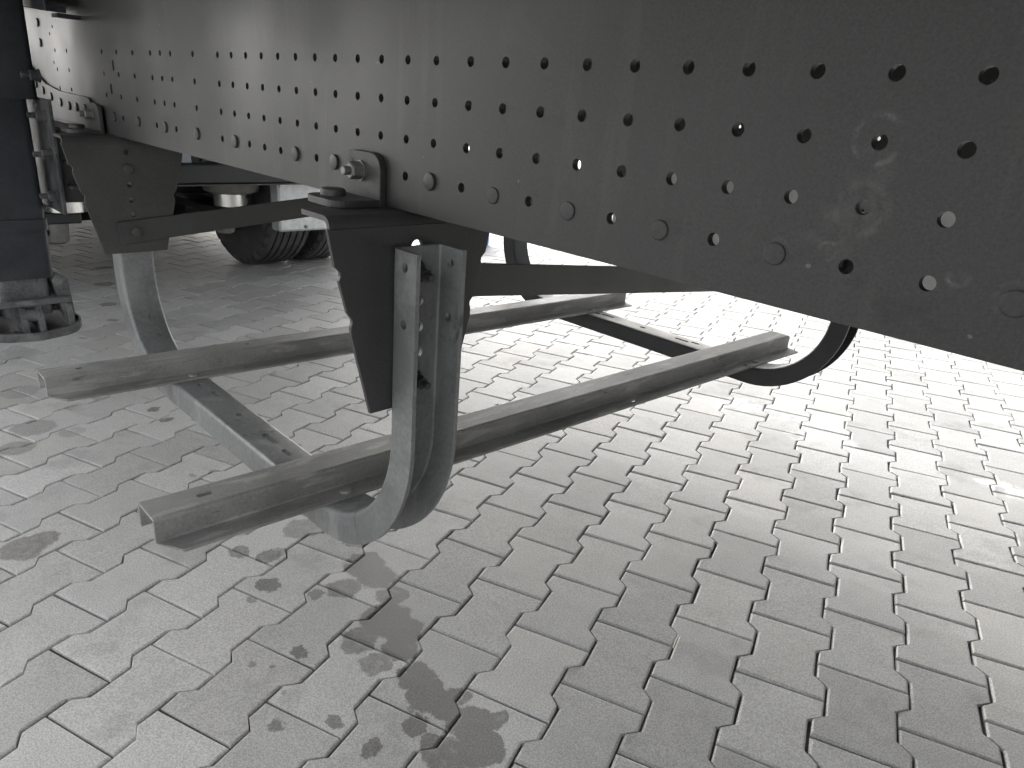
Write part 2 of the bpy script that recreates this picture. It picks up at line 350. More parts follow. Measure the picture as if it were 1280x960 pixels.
for sc_v, c in stones[300:]:
    mt = stone_matrix(c); n0 = len(verts); base_v, base_f = bases[random.randrange(NVAR)]; r = random.random()
    verts += [tuple(mt @ v) for v in base_v]; faces += [tuple(n0 + i for i in f) for f in base_f]; tone += [r] * len(base_v); mix_ += [paver_kind(c)] * len(base_f)
me = bpy.data.meshes.new('paver_field'); me.from_pydata(verts, [], faces)
for k, _ in KINDS: me.materials.append(M[k])
me.polygons.foreach_set('material_index', mix_)
at = me.attributes.new('tone', 'FLOAT', 'POINT'); at.data.foreach_set('value', tone)
fo = link('paver_field', me, pav); fo['kind'] = 'stuff'

# ------------------------------------------------------------------ shared fasteners (axis along +Z, head up)
def nut_bolt_mesh(af, rod, mat, name='nut'):
    bm = bmesh.new()
    bm_cyl(bm, (0, 0, 0), (0, 0, .16 * af), af * 0.66, 20)
    bm_loft(bm, [ring((0, 0, .16 * af), (0, 0, 1), af * .577, 6), ring((0, 0, .86 * af), (0, 0, 1), af * .577, 6), ring((0, 0, .95 * af), (0, 0, 1), af * .5, 6)])
    if rod: bm_loft(bm, [ring((0, 0, .9 * af), (0, 0, 1), af * .29, 12), ring((0, 0, .9 * af + rod), (0, 0, 1), af * .29, 12), ring((0, 0, .9 * af + rod + .05 * af), (0, 0, 1), af * .22, 12)])
    return mesh_of(bm, name, mat, 30)
def head_mesh(r, h, mat, name='bolt_head', seg=24):
    bm = bmesh.new(); bm_lathe(bm, (0, 0, 0), (0, 0, 1), [(-.004, r), (h * .6, r), (h * .9, r * .93), (h, r * .80)], seg)
    return mesh_of(bm, name, mat, 35)
def put(name, me, par, pos, axis, spin=None):
    o0 = ORI[par.name] if par.name in ORI else ORI[par.parent.name]
    o = link(name, me, par); q = Vector(axis).to_track_quat('Z', 'X')
    o.matrix_local = Matrix.Translation(Vector(pos) - o0) @ q.to_matrix().to_4x4() @ Matrix.Rotation(random.uniform(0, 6.28) if spin is None else spin, 4, 'Z')
    return o
NUT = nut_bolt_mesh(.036 * U, .018 * U, M['bolt']); NUTS = nut_bolt_mesh(.030 * U, .022 * U, M['dark_steel']); HEX = nut_bolt_mesh(.032 * U, 0, M['rail'], 'bolt')
DISC = head_mesh(.0190 * U, .0070 * U, M['beam'], 'rivet_head'); DISCS = head_mesh(.0165 * U, .0032 * U, M['beam'], 'rivet_head')
RAILB = head_mesh(.020 * U, .008 * U, M['rail'], 'bolt'); ROUND = head_mesh(.021 * U, .012 * U, M['bracket'], 'bolt')

# ------------------------------------------------------------------ the trailer
CN = 2.247                                       # centre line of the trailer
WEB_T = 0.008 / U
ZB, ZT = -.244, .54
trailer = thing('semi_trailer', 'grey chassis of a semi trailer, long beam full of punched holes', 'trailer', L(1.0, CN, -.244))
ROWS = (.075, -.006, -.087)
SF, SR = 9.9, -15.0
holes = []
s = .263 - 1.5
while s < 2.26: 
    holes += [(round(s, 4) + (0 if s < 1 else .0) - .0005 * 0, z, .0102) for z in ROWS]; s += .1
# measured spacing shrinks slightly towards the front, so use the measured forward positions there
holes = [h for h in holes if h[0] < 1.20]
for s in (1.271, 1.369, 1.468, 1.565, 1.664, 1.760, 1.858, 1.954, 2.050, 2.146, 2.241, 2.336, 2.525, 2.714, 2.807, 2.901, 3.084, 3.264, 3.444, 3.940, 4.13):
    holes += [(s, z, .0095) for z in ROWS]
R4 = [3.267, 2.901, 2.716, 2.339, 2.150, 2.053, 1.956, 1.761, 1.565, 1.369, 1.172, .973, .772, .571, .366, .263, .064, -.136, -.336]
holes += [(s, -.1665, .0102) for s in R4]
holes += [(4.12, .175, .008), (4.18, .146, .008), (4.174, .023, .008)]
holes.append((1.170, ROWS[0], .0102)); holes += [(1.170, ROWS[1], .0102), (1.170, ROWS[2], .0102)]
hs_, seen = [], set()
for h in holes:
    k = (round(h[0] * 50), round(h[1] * 50))
    if k not in seen: seen.add(k); hs_.append(h)
def beam(n_face, sign, mat):                     # sign: +1 flanges point away from the camera
    bm = bmesh.new()
    bm_box(bm, L(SF, n_face, ZB), L(SR, n_face + sign * WEB_T, ZT))
    cb = bmesh.new()
    for s, z, r in hs_: bm_cyl(cb, L(s, n_face - .1, z), L(s, n_face + .1, z), r * U, 20)
    for s, z in ((3.318, .026), (3.374, -.062)):
        pts = [L(s + x, n_face - .1, z + y) for x, y in rounded([(-.010, -.02), (.010, -.02), (.010, .02), (-.010, .02)], .0099, 4)]
        bm_prism(cb, pts, (0, .2 * U, 0))
    b = part('longitudinal_beam', bm, mat, trailer, cutter=cb)
    fl = bmesh.new()
    bm_box(fl, L(SF, n_face + sign * WEB_T, ZB + .0005), L(SR, n_face + sign * .20, ZB + .018))
    bm_box(fl, L(SF, n_face + sign * WEB_T, ZT - .018), L(SR, n_face + sign * .20, ZT - .0005))
    part('flange', fl, mat, b, root=trailer)
    return b
b1 = beam(1.0, 1, M['beam']); b2 = beam(2 * CN - 1.0, -1, M['beam'])
for s in (3.373, 3.091, 2.816, 2.533, 2.245, 1.870, 1.669, 1.276): put('rivet_head', DISC, b1, L(s, 1.0, -.167), (0, -1, 0))
for s in (1.074, .872, .671, .469, .166, -.035, -.236): put('rivet_head', DISCS, b1, L(s, 1.0, -.169), (0, -1, 0))
for s, z in ((4.358, .196), (4.361, .108)): put('rivet_head', DISC, b1, L(s, 1.0, z), (0, -1, 0))
bm = bmesh.new()                                 # doubler plate towards the landing leg
pts = rounded([(5.6, .25), (4.75, .05), (4.521, -.024), (4.339, -.076), (4.10, -.101), (3.64, -.108), (3.625, -.228), (5.6, -.240)], [0, .1, .1, .1, .15, .05, .006, 0], 6)
bm_prism(bm, [L(x, 1.0, y) for x, y in pts], (0, -.012 * U, 0))
part('doubler_plate', bm, M['beam'], b1, bevel=.001, root=trailer)
for s, z in ((4.64, -.045), (4.509, -.084), (4.387, -.109), (4.254, -.132), (4.098, -.150), (3.961, -.158), (3.846, -.157), (3.715, -.157)): put('rivet_head', DISC, b1, L(s, .988, z), (0, -1, 0))
bm = bmesh.new(); bm_box(bm, L(5.6, .90, -.252), L(3.70, 1.0, -.2445)); part('foot_strip', bm, M['beam'], b1, bevel=.001, root=trailer)
for s in (-13, -10.5, -8, -6, -4, -2.2, -.6, 1.0, 2.45, 4.6, 6.2, 8.0, 9.6):
    bm = bmesh.new(); bm_box(bm, L(s, -.02, ZT + .003), L(s + .10, 2 * CN + .02, ZT + .015)); bm_box(bm, L(s + .045, -.02, ZT + .015), L(s + .058, 2 * CN + .02, ZT + .155)); bm_box(bm, L(s, -.02, ZT + .155), L(s + .10, 2 * CN + .02, ZT + .168))
    part('cross_member', bm, M['beam'], trailer)
ZD = ZT + .170
bm = bmesh.new(); bm_box(bm, L(10.4, -.06, ZD), L(-15.2, 2 * CN + .06, ZD + .06)); part('floor_deck', bm, M['wood'], trailer)
for n0, n1 in ((-.11, -.064), (2 * CN + .064, 2 * CN + .11)):
    bm = bmesh.new(); bm_box(bm, L(10.4, n0, ZD - .16), L(-15.2, n1, ZD + .08)); part('side_rail', bm, M['alu'], trailer, bevel=.002)
    bm = bmesh.new(); bm_box(bm, L(10.35, n0 + .012, ZD + .081), L(-15.1, n1 - .012, ZD + 5.0)); part('unseen_curtain', bm, M['tarp'], trailer)  # unseen curtain, added to shade the ground under the trailer
bm = bmesh.new(); bm_box(bm, L(10.4, -.11, ZD + 5.001), L(-15.2, 2 * CN + .11, ZD + 5.06)); part('unseen_roof', bm, M['tarp'], trailer)  # unseen roof, added to complete the shade over the ground
bm = bmesh.new(); bm_box(bm, L(10.46, -.11, ZD - .1), L(10.41, 2 * CN + .11, ZD + 5.0)); part('front_wall', bm, M['tarp'], trailer)
sg = bmesh.new(); bm_box(sg, L(3.30, 4.42, -.60), L(3.42, 4.48, ZD - .17)); pass
sgo = part('side_guard', sg, M['dark_steel'], trailer)
bm = bmesh.new(); bm_box(bm, L(-2.6, 4.42, -.60), L(-2.5, 4.48, ZD - .17)); part('post', bm, M['dark_steel'], sgo, root=trailer)
for z0 in (-.30, -.66):
    bm = bmesh.new(); bm_box(bm, L(3.45, 4.482, z0 - .20), L(-6.0, 4.53, z0)); part('plank', bm, M['alu'], sgo, root=trailer, bevel=.003)

bm = bmesh.new(); bm_box(bm, Vector((.40, -.02, -.44)), Vector((2.3, 2.40, ZD * U - .09))); sbx = part('light_block_box', bm, M['black'], trailer, bevel=.008)  # unseen box behind the camera, added to block light from the rear
for y0, y1 in ((.02, .78), (.82, 1.58), (1.62, 2.36)):
    bm = bmesh.new(); bm_box(bm, Vector((.382, y0, -.40)), Vector((.3995, y1, .24))); part('light_block_panel', bm, M['black'], sbx, root=trailer, bevel=.004)  # panels on the front of the added light-blocking box
# ------------------------------------------------------------------ spare wheel carrier
carrier = thing('spare_wheel_carrier', 'empty spare wheel carrier of bent channels and cross rails hanging under the punched beam', 'wheel carrier', L(2.36, CN, -1.25))
def channel_mesh(s0, s1, n0, n1, ztop, zb=-1.165, r=.36, F=.094, tk=.0115, slots=()):
    path = [((s0, ztop), (-1, 0))]
    K = 18
    for k in range(K + 1):
        a = math.pi * 0.5 * k / K; path.append(((s0 + r - r * math.cos(a), zb + r - r * math.sin(a)), (-math.cos(a), -math.sin(a))))
    for k in range(K + 1):
        a = math.pi * 0.5 * k / K; path.append(((s1 - r + r * math.sin(a), zb + r - r * math.cos(a)), (math.sin(a), -math.cos(a))))
    path.append(((s1, ztop), (1, 0)))
    W = n1 - n0; rc = .016; prof = [(0, F)]
    for k in range(5): a = math.pi / 2 * k / 4; prof.append((rc - rc * math.cos(a), rc - rc * math.sin(a)))
    for k in range(5): a = math.pi / 2 * k / 4; prof.append((W - rc + rc * math.sin(a), rc - rc * math.cos(a)))
    prof += [(W, F), (W - tk, F)]; ri = rc - tk + .004
    for k in range(4): a = math.pi / 2 * k / 3; prof.append((W - tk - ri + ri * math.cos(a), tk + ri - ri * math.sin(a)))
    for k in range(4): a = math.pi / 2 * k / 3; prof.append((tk + ri - ri * math.sin(a), tk + ri - ri * math.cos(a)))
    prof.append((tk, F))
    bm = bmesh.new()
    bm_loft(bm, [[L(p[0] + o[0] * d, n0 + w, p[1] + o[1] * d) for w, d in prof] for p, o in path])
    cb = bmesh.new(); nc = (n0 + n1) / 2
    for sv, lo in ((s0, -1), (s1, 1)):
        for z in (-.372, -.455, -.521, -.587, -.650):
            if z < ztop: bm_cyl(cb, L(sv - .05, nc, z), L(sv + .05, nc, z), .0160 * U, 16)
        for z in (-.360, -.494): bm_cyl(cb, L(sv + lo * .050, n0 - .05, z), L(sv + lo * .050, n1 + .05, z), .0115 * U, 14)
    for (sc0, sc1, nn, hw) in slots:
        pts = rounded([(sc0, nn - hw), (sc1, nn - hw), (sc1, nn + hw), (sc0, nn + hw)], hw * .98, 4)
        bm_prism(cb, [L(x, y, zb - .05) for x, y in pts], (0, 0, .1 * U))
    return bm, cb
nc = 1.0285
bm, cb = channel_mesh(1.353, 3.384, .956, 1.101, -.322, slots=[(2.72, 2.815, nc + .012, .0100), (2.655, 2.71, nc + .022, .009), (2.415, 2.455, nc + .010, .012), (2.14, 2.235, nc + .008, .0100), (2.03, 2.085, nc + .004, .009), (1.83, 1.87, nc, .01)])
ch1 = part('bent_channel', bm, M['galv'], carrier, smooth=28, cutter=cb)
fc = 3.4665
bm, cb = channel_mesh(1.255, 3.42, 3.395, 3.538, -.322, slots=[(2.665, 2.72, fc - .008, .012), (2.565, 2.66, fc + .009, .009), (2.32, 2.36, fc, .012), (2.02, 2.11, fc + .0, .009), (1.96, 2.01, fc + .018, .010)])
ch2 = part('bent_channel', bm, M['pale_top_dark'], carrier, smooth=28, cutter=cb)
# hanger plates
def hanger(sp, cn, flange_dir=1):
    bm = bmesh.new(); hw0, hw1, zt, zb_ = .233, .117, -.2515, -.727
    def edge(z): return hw0 + (hw1 - hw0) * (z - zt) / (zb_ - zt)
    left = []
    for x, z in ((.237, zt - .022), (.2205, -.356), (.2135, -.362), (.2075, -.368), (.2065, -.378), (.2105, -.388), (.1895, -.464), (.1835, -.472), (.1770, -.480), (.1765, -.489), (.1800, -.499), (.1795, -.518), (.1265, zb_)):
        left.append((-x, z))
    poly = left + [(-x, z) for x, z in left[::-1]]
    pts = [L(sp, cn + x, z) for x, z in poly]
    bm_prism(bm, pts, (-flange_dir * .0115 * U, 0, 0))
    cb = bmesh.new()
    for z in ((-.325, -.455, -.521, -.587) if sp < 3 else (-.305, -.438, -.501, -.562)): bm_cyl(cb, L(sp - .05, cn, z), L(sp + .05, cn, z), (.0160 if sp < 3 else .0120) * U, 16)
    o = part('hanger_plate', bm, M['dark_steel'] if sp < 3 else M['bracket'], carrier, bevel=.0008, cutter=cb)
    f = bmesh.new()                               # folded top flange: bend then flat
    prof = []
    R0, tk = .026, .0115
    for k in range(7): a = math.pi / 2 * k / 6; prof.append((R0 - R0 * math.cos(a), -R0 + R0 * math.sin(a)))
    prof += [(.118, 0), (.118, -tk)]
    for k in range(7): a = math.pi / 2 * (6 - k) / 6; ri = R0 - tk; prof.append((R0 - ri * math.cos(a), -R0 + ri * math.sin(a)))
    e = edge(zt - .02) + .004
    bm_loft(f, [[L(sp + flange_dir * x, cn + w, zt + .0045 + y) for x, y in prof] for w in (-e, e)])
    part('top_flange', f, M['bracket'], o, root=carrier, smooth=30)
    return o
HP = [(1.3545, nc), (3.3705, nc), (1.2565, fc), (3.4065, fc)]
plates = [hanger(a, b) for a, b in HP]
for i, (sp, cn) in enumerate(HP):
    near = i % 2 == 0
    for z in ((-.388, -.660) if near else (-.373, -.635)):
        if near:
            put('nut', NUTS, plates[i], L(sp - .0135, cn, z), (1, 0, 0))
            put('bolt', ROUND, plates[i], L(sp + .0120, cn, z), (-1, 0, 0))
        else:
            put('bolt', ROUND, plates[i], L(sp - (.0125 if (z < -.5 and i == 1) else .0005), cn, z), (1, 0, 0))
# L brackets that clamp the hangers to the beam
def lbracket(sb, face, sign):                    # face: n of the web face; sign -1 = sits on the camera side
    bm = bmesh.new(); tk = .0165; zt, zf = -.126, -.2466
    pts = rounded([(sb - .078, zf), (sb + .078, zf), (sb + .078, zt), (sb - .078, zt)], [0, 0, .045, .045], 6)
    bm_prism(bm, [L(x, face + sign * .0006, y) for x, y in pts], (0, sign * tk * U, 0))
    o = part('mounting_bracket', bm, M['bracket'], carrier, bevel=.0012)
    f = bmesh.new(); n0 = face + sign * (.0006 + tk); n1 = face + sign * .135
    pts = rounded([(sb - .078, n0), (sb + .078, n0), (sb + .078, n1), (sb - .078, n1)], [0, 0, .05, .05], 7)
    bm_prism(f, [L(x, y, zf) for x, y in pts], (0, 0, tk * U))
    part('bracket_foot', f, M['bracket'], o, bevel=.0012, root=carrier)
    put('nut', NUT, o, L(sb, face + sign * (.0006 + tk), -.171), (0, sign, 0), .3)
    put('bolt', head_mesh(.030 * U, .016 * U, M['bracket'], 'bolt'), o, L(sb + .028, face + sign * .078, zf + tk), (0, 0, 1))
    h = bmesh.new(); bm_cyl(h, L(sb + .044, face + sign * (tk + .0012), -.157), L(sb + .044, face + sign * (tk + .002), -.157), .011 * U, 14)  # black disc stands in for the shade inside a slot
    part('slot_shade_disc', h, M['black'], o, root=carrier)
    return o
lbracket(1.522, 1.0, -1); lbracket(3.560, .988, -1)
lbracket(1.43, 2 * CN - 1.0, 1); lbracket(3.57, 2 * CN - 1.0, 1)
# cross rails: hat section
def rail(s_a, slope, n_a, n_b, zt=-1.085, zf=-1.163, tw=.122, fw=.072, tk=.009, holes=(), tops=()):
    prof = [(-fw, zf), (-fw, zf + tk), (-tk * .4, zf + tk), (0, zf + tk * 1.6), (0, zt - .010), (.004, zt - .003), (.012, zt), (tw - .012, zt), (tw - .004, zt - .003), (tw, zt - .010), (tw, zf + tk * 1.6), (tw + tk * .4, zf + tk), (tw + fw, zf + tk), (tw + fw, zf), (tw - tk, zf), (tw - tk, zt - tk), (tk, zt - tk), (tk, zf)]
    ring_ = lambda n, ch: [L(s_a + slope * (n - .5) + x, n + (ch if (x <= -fw + .001 or x >= tw + fw - .001) else 0), z) for x, z in prof]
    bm = bmesh.new()
    bm_loft(bm, [ring_(n_a, .045), ring_(n_a + .05, 0), ring_(n_b - .05, 0), ring_(n_b, -.02)])
    cb = bmesh.new()
    for n, ln in holes:
        sc0 = s_a + slope * (n - .5) - fw * .55
        pts = rounded([(sc0 - .008, n - ln), (sc0 + .008, n - ln), (sc0 + .008, n + ln), (sc0 - .008, n + ln)], .0078, 4)
        bm_prism(cb, [L(x, y, zf - .03) for x, y in pts], (0, 0, .06 * U))
    for n, ln in tops:
        sc0 = s_a + slope * (n - .5) + tw * .5
        pts = rounded([(sc0 - .009, n - ln), (sc0 + .009, n - ln), (sc0 + .009, n + ln), (sc0 - .009, n + ln)], .0088, 4)
        bm_prism(cb, [L(x, y, zt - .03) for x, y in pts], (0, 0, .06 * U))
    o = part('cross_rail', bm, M['rail'], carrier, bevel=.0008, cutter=cb)
    for n in (1.045, 3.46):
        for dx in (-fw * .55, tw + fw * .55): put('bolt', RAILB, o, L(s_a + slope * (n - .5) + dx, n, zf + tk), (0, 0, 1))
    return o
rail(1.762, -.040, .503, 3.88, holes=[(2.45, .018), (3.17, .018), (3.36, .018)], tops=[(.66, .022)])
rail(2.958, -.064, .530, 3.82, holes=[(1.27, .018), (3.15, .018), (3.62, .018), (2.3, .014)], tops=[(.66, .014), (1.32, .008)])
# braces: flat bars from hanger to hanger
def brace(s, a, b, h, name='brace'):
    bm = bmesh.new(); (n0, z0), (n1, z1) = a, b; dv = Vector((n1 - n0, z1 - z0)).normalized(); pr = Vector((-dv.y, dv.x)) * h / 2
    pts = [(n0 + pr.x, z0 + pr.y), (n1 + pr.x, z1 + pr.y), (n1 - pr.x, z1 - pr.y), (n0 - pr.x, z0 - pr.y)]
    bm_prism(bm, [L(s, x, y) for x, y in pts], (-.012 * U, 0, 0))
    return part('brace', bm, M['dark_steel'], carrier, bevel=.0008)
brace(3.357, (.962, -.640), (3.50, -.41), .095)
brace(1.368, (.99, -.405), (3.42, -.66), .088)

# ------------------------------------------------------------------ landing leg
leg = thing('landing_leg', 'raised dark blue black trailer landing leg with pivoting foot, cut by left edge', 'landing leg', Vector((-2.12, .36, -.64)))
def T(s, n, z): return Vector((-s, n, z))        # metres in the trailer frame
def tube(n0, n1, s0, s1, z0, z1, r):
    bm = bmesh.new(); pl = rounded([(s0, n0), (s1, n0), (s1, n1), (s0, n1)], r, 5)
    bm_prism(bm, [T(x, y, z0) for x, y in pl], (0, 0, z1 - z0)); return bm
part('outer_tube', tube(.295, .427, 2.05, 2.19, -.490, .36, .018), M['leg'], leg, smooth=30)
part('upper_housing', tube(.285, .447, 2.04, 2.20, -.072, .38, .014), M['leg'], leg, smooth=30)
part('collar', tube(.289, .430, 2.044, 2.196, -.372, -.345, .02), M['leg'], leg, smooth=30)
part('inner_tube', tube(.308, .414, 2.063, 2.177, -.585, -.488, .014), M['foot'], leg, smooth=30)
bm = bmesh.new(); bm_box(bm, T(1.975, .449, -.325), T(2.20, .457, -.068)); mp = part('mounting_flange', bm, M['smear'], leg, bevel=.0015)
LN = nut_bolt_mesh(.022, .016, M['smear'])
for z in (-.105, -.19, -.285, -.02): put('nut', LN, mp, T(2.010, .449, z), (0, -1, 0))
bm = bmesh.new(); bm_box(bm, T(1.998, .4575, -.300), T(2.006, .66, -.1345)); bp = part('bracket_plate', bm, M['bracket'], leg, bevel=.002)
for z in (-.205, -.260):
    bm = bmesh.new(); bm_box(bm, T(1.955, .468, z - .004), T(1.9975, .62, z + .004)); part('bracket_lip', bm, M['bracket'], bp, root=leg, bevel=.0025)
put('bolt', head_mesh(.014, .009, M['bright_bolt'], 'bolt'), bp, T(1.998, .503, -.232), (1, 0, 0))
# foot: yoke, pin, lugs and rimmed sole plate
bm = bmesh.new()
sole = []
for k in range(28):
    a = 2 * math.pi * k / 28; ca, sa = math.cos(a), math.sin(a)
    sole.append((2.12 + .115 * math.copysign(abs(ca) ** .32, ca), .362 + .108 * math.copysign(abs(sa) ** .32, sa)))
cx, cy = 2.12, .362
def sole_ring(f, z, lift): return [T(cx + (x - cx) * f, cy + (y - cy) * f, z + lift * ((y - cy) / .108) ** 2) for x, y in sole]
bm_loft(bm, [sole_ring(.80, -.640, .012), sole_ring(.97, -.637, .014), sole_ring(1.0, -.630, .016), sole_ring(1.0, -.616, .018), sole_ring(.965, -.615, .018), sole_ring(.95, -.625, .014), sole_ring(.5, -.629, .008)])
ft = part('foot', bm, M['foot'], leg, smooth=40)
for n0 in (.268, .338, .374, .440):
    bm = bmesh.new(); pl = rounded([(2.030, -.622), (2.205, -.622), (2.180, -.545), (2.060, -.545)], [0, 0, .03, .03], 5)
    bm_prism(bm, [T(x, n0, z) for x, z in pl], (0, .014, 0)); part('lug', bm, M['foot'], ft, root=leg, bevel=.0012)
bm = bmesh.new(); bm_box(bm, T(2.040, .262, -.556), T(2.200, .452, -.540)); part('yoke_plate', bm, M['foot'], ft, root=leg, bevel=.003)
bm = bmesh.new(); pl = rounded([(.438, -.600), (.462, -.600), (.456, -.500), (.430, -.478), (.420, -.500)], .006, 3)
bm_prism(bm, [T(2.06, n, z) for n, z in pl], (-.11, 0, 0)); part('yoke_cheek', bm, M['foot'], ft, root=leg, bevel=.002)
bm = bmesh.new(); bm_cyl(bm, T(2.058, .345, -.582), T(2.058, .381, -.582), .017, 18); part('pivot_pin', bm, M['foot'], ft, root=leg, bevel=.002, smooth=30)
bm = bmesh.new(); bm_cyl(bm, T(2.12, .258, -.582), T(2.12, .466, -.582), .012, 16); part('axle_pin', bm, M['foot'], ft, root=leg, smooth=30)
bm = bmesh.new()
bm_loft(bm, [[T(s_, .462, z0), T(s_, .504, z0), T(s_, .504, z0 + .012), T(s_, .470, z0 + .016), T(s_, .466, z0 + .10), T(s_, .460, z0 + .10)] for s_, z0 in ((1.945, .112), (2.06, .120), (2.22, .132), (2.9, .17))])
part('crank_support', bm, M['leg'], leg, bevel=.002)
bm = bmesh.new(); bm_box(bm, T(1.948, .486, .104), T(1.995, .532, .1115)); part('support_pad', bm, M['black'], leg)

# ------------------------------------------------------------------ the truck in front: rear axle, frame, air springs, tyres
truck = thing('truck_tractor', 'rear end of a truck tractor with dual tyres behind the carrier', 'truck', Vector((-4.38, 1.27, 0)), trailer=False)
def tyre_mesh(width, R):
    bm = bmesh.new(); h = width / 2; prof = [(-h * .72, .285), (-h * .93, .30), (-h * 1.0, .36), (-h * 1.0, .41), (-h * .95, .45), (-h * .86, R - .022), (-h * .80, R - .004)]
    x = -h * .78; grooves = [-.6, -.3, 0, .3, .6]
    for gx in grooves:
        c = gx * h * .95
        prof += [(c - .0065, R), (c - .0055, R - .013), (c + .0055, R - .013), (c + .0065, R)]
    prof += [(h * .80, R - .004), (h * .86, R - .022), (h * .95, .45), (h * 1.0, .41), (h * 1.0, .36), (h * .93, .30), (h * .72, .285)]
    N = 72; rs = []
    for k in range(N):
        a = 2 * math.pi * k / N; rs.append([Vector((math.cos(a) * r, y, math.sin(a) * r)) for y, r in prof])
    vv = [[bm.verts.new(p) for p in r] for r in rs]
    for k in range(N):
        A, B_ = vv[k], vv[(k + 1) % N]
        for i in range(len(prof) - 1): bm.faces.new((A[i], A[i + 1], B_[i + 1], B_[i]))
    for k in range(N):                            # shoulder blocks
        if k % 2: continue
        a0, a1 = 2 * math.pi * (k - .35) / N, 2 * math.pi * (k + .9) / N
        for sg_ in (-1, 1):
            y0, y1 = sg_ * h * .79, sg_ * h * .93
            q = [Vector((math.cos(a) * r, y, math.sin(a) * r)) for a in (a0, a1) for y, r in ((y0, R + .0015), (y1, R - .022), (y1, R - .045), (y0, R - .02))]
            vv2 = [bm.verts.new(p) for p in q]
            for f in ((0, 1, 2, 3), (7, 6, 5, 4), (0, 4, 5, 1), (1, 5, 6, 2), (3, 2, 6, 7), (0, 3, 7, 4)): bm.faces.new([vv2[i] for i in f])
    return mesh_of(bm, 'tyre', M['rubber'], 35)
TY = tyre_mesh(.30, .505)
rb = bmesh.new()
bm_lathe(rb, (0, 0, 0), (0, 1, 0), [(-.11, .286), (-.095, .300), (-.08, .272), (.02, .255), (.04, .16), (.06, .13), (.06, .02)], 40); RIM = mesh_of(rb, 'rim', M['rim'], 35)
AX = 4.38
for nmid, flip in ((2.055, 0), (2.405, 1), (.135, 1), (.485, 0)):
    t_ = link('tyre', TY, truck); t_.location = Vector((-AX, nmid, .503)) - ORI[truck.name]
    r_ = link('rim', RIM, t_); r_.rotation_euler = (0, 0, 0 if (nmid > 1.2) != bool(flip) else math.pi)
def tw(name, bm, mat, par=truck, **k): return part(name, bm, mat, par, root=truck, **k)
def W(s, n, z): return Vector((-s, n, z))
bm = bmesh.new(); bm_cyl(bm, W(AX, .40, .505), W(AX, 2.15, .505), .075, 24); tw('axle_tube', bm, M['black'], smooth=30)
bm = bmesh.new(); bm_lathe(bm, W(AX, 1.02, .505), (0, 1, 0), [(0, .07), (.08, .15), (.17, .20), (.27, .215), (.36, .20), (.44, .15), (.5, .07)], 28); tw('differential_housing', bm, M['black'], smooth=35)
for n0 in (.86, 1.69):
    bm = bmesh.new(); bm_box(bm, W(3.66, n0, .70), W(8.5, n0 + .008, .97)); bm_box(bm, W(3.66, n0 - .035, .69), W(8.5, n0 + .04, .6995)); bm_box(bm, W(3.66, n0 - .035, .9705), W(8.5, n0 + .04, .98))
    tw('frame_rail', bm, M['black'])
bm = bmesh.new(); pl = rounded([(3.60, .567), (3.74, .567), (3.74, .662), (3.60, .662)], .012, 4)
bm_prism(bm, [W(x, .72, z) for x, z in pl], (0, 1.52, 0)); cbm_ = tw('rear_cross_beam', bm, M['black'], smooth=30)
bm = bmesh.new(); bm_box(bm, W(3.592, .72, .560), W(3.70, 2.24, .5665)); tw('edge_strip', bm, M['dark_steel'], cbm_)
bm = bmesh.new(); bm_loft(bm, [[W(3.63, 1.315, .6625), W(3.72, 1.315, .6625), W(3.72, 1.395, .6625), W(3.63, 1.395, .6625)], [W(3.64, 1.328, .76), W(3.71, 1.328, .76), W(3.71, 1.392, .76), W(3.64, 1.392, .76)]]); tw('valve_housing', bm, M['paleplastic'], bevel=.006)
bm = bmesh.new(); bm_box(bm, W(3.65, 1.402, .6625), W(3.75, 1.435, .78)); tw('valve_clamp', bm, M['black'])
for nn in (.915, 1.735):
    bm = bmesh.new(); bm_lathe(bm, W(4.0, nn, .405), (0, 0, 1), [(0, .088), (.004, .094), (.070, .094), (.074, .088)], 36); a_ = tw('air_spring', bm, M['polished'], smooth=30)
    bm = bmesh.new(); bm_lathe(bm, W(4.0, nn, .478), (0, 0, 1), [(0, .115), (.010, .142), (.035, .150), (.060, .145), (.16, .14), (.205, .12)], 36); tw('bellows', bm, M['cast'] if nn > 1 else M['rubber'], a_, smooth=40)
    bm = bmesh.new(); bm_box(bm, W(3.93, nn - .11, .355), W(4.6, nn + .05, .4045)); tw('trailing_arm', bm, M['black'], a_, bevel=.008)
    bm = bmesh.new(); bm_lathe(bm, W(3.985, nn - .052, .258), (0, 0, 1), [(0, .030), (.010, .046), (.06, .052), (.0965, .052)], 24); tw('lower_seat', bm, M['cast'], a_, smooth=40)
bm = bmesh.new(); bm_cyl(bm, W(3.95, .79, .31), W(4.35, .84, .72), .032, 16); bm_cyl(bm, W(4.12, .812, .485), W(4.36, .842, .73), .042, 16); tw('shock_absorber', bm, M['black'], smooth=30)
bm = bmesh.new(); pl = rounded([(1.872, .292), (2.62, .292), (2.62, .60), (1.872, .60)], [.018, 0, 0, .018], 4)
bm_prism(bm, [W(3.72, n, z) for n, z in pl], (-.10, 0, 0)); pn = tw('guard_panel', bm, M['sheet'], bevel=.012, smooth=30)
put('bolt', head_mesh(.010, .008, M['bolt'], 'bolt'), pn, W(3.718, 2.03, .316), (1, 0, 0))
bm = bmesh.new(); bm_box(bm, W(3.70, 1.875, .535), W(3.715, 1.925, .56)); tw('panel_tab', bm, M['sheet'], pn)
bm = bmesh.new()
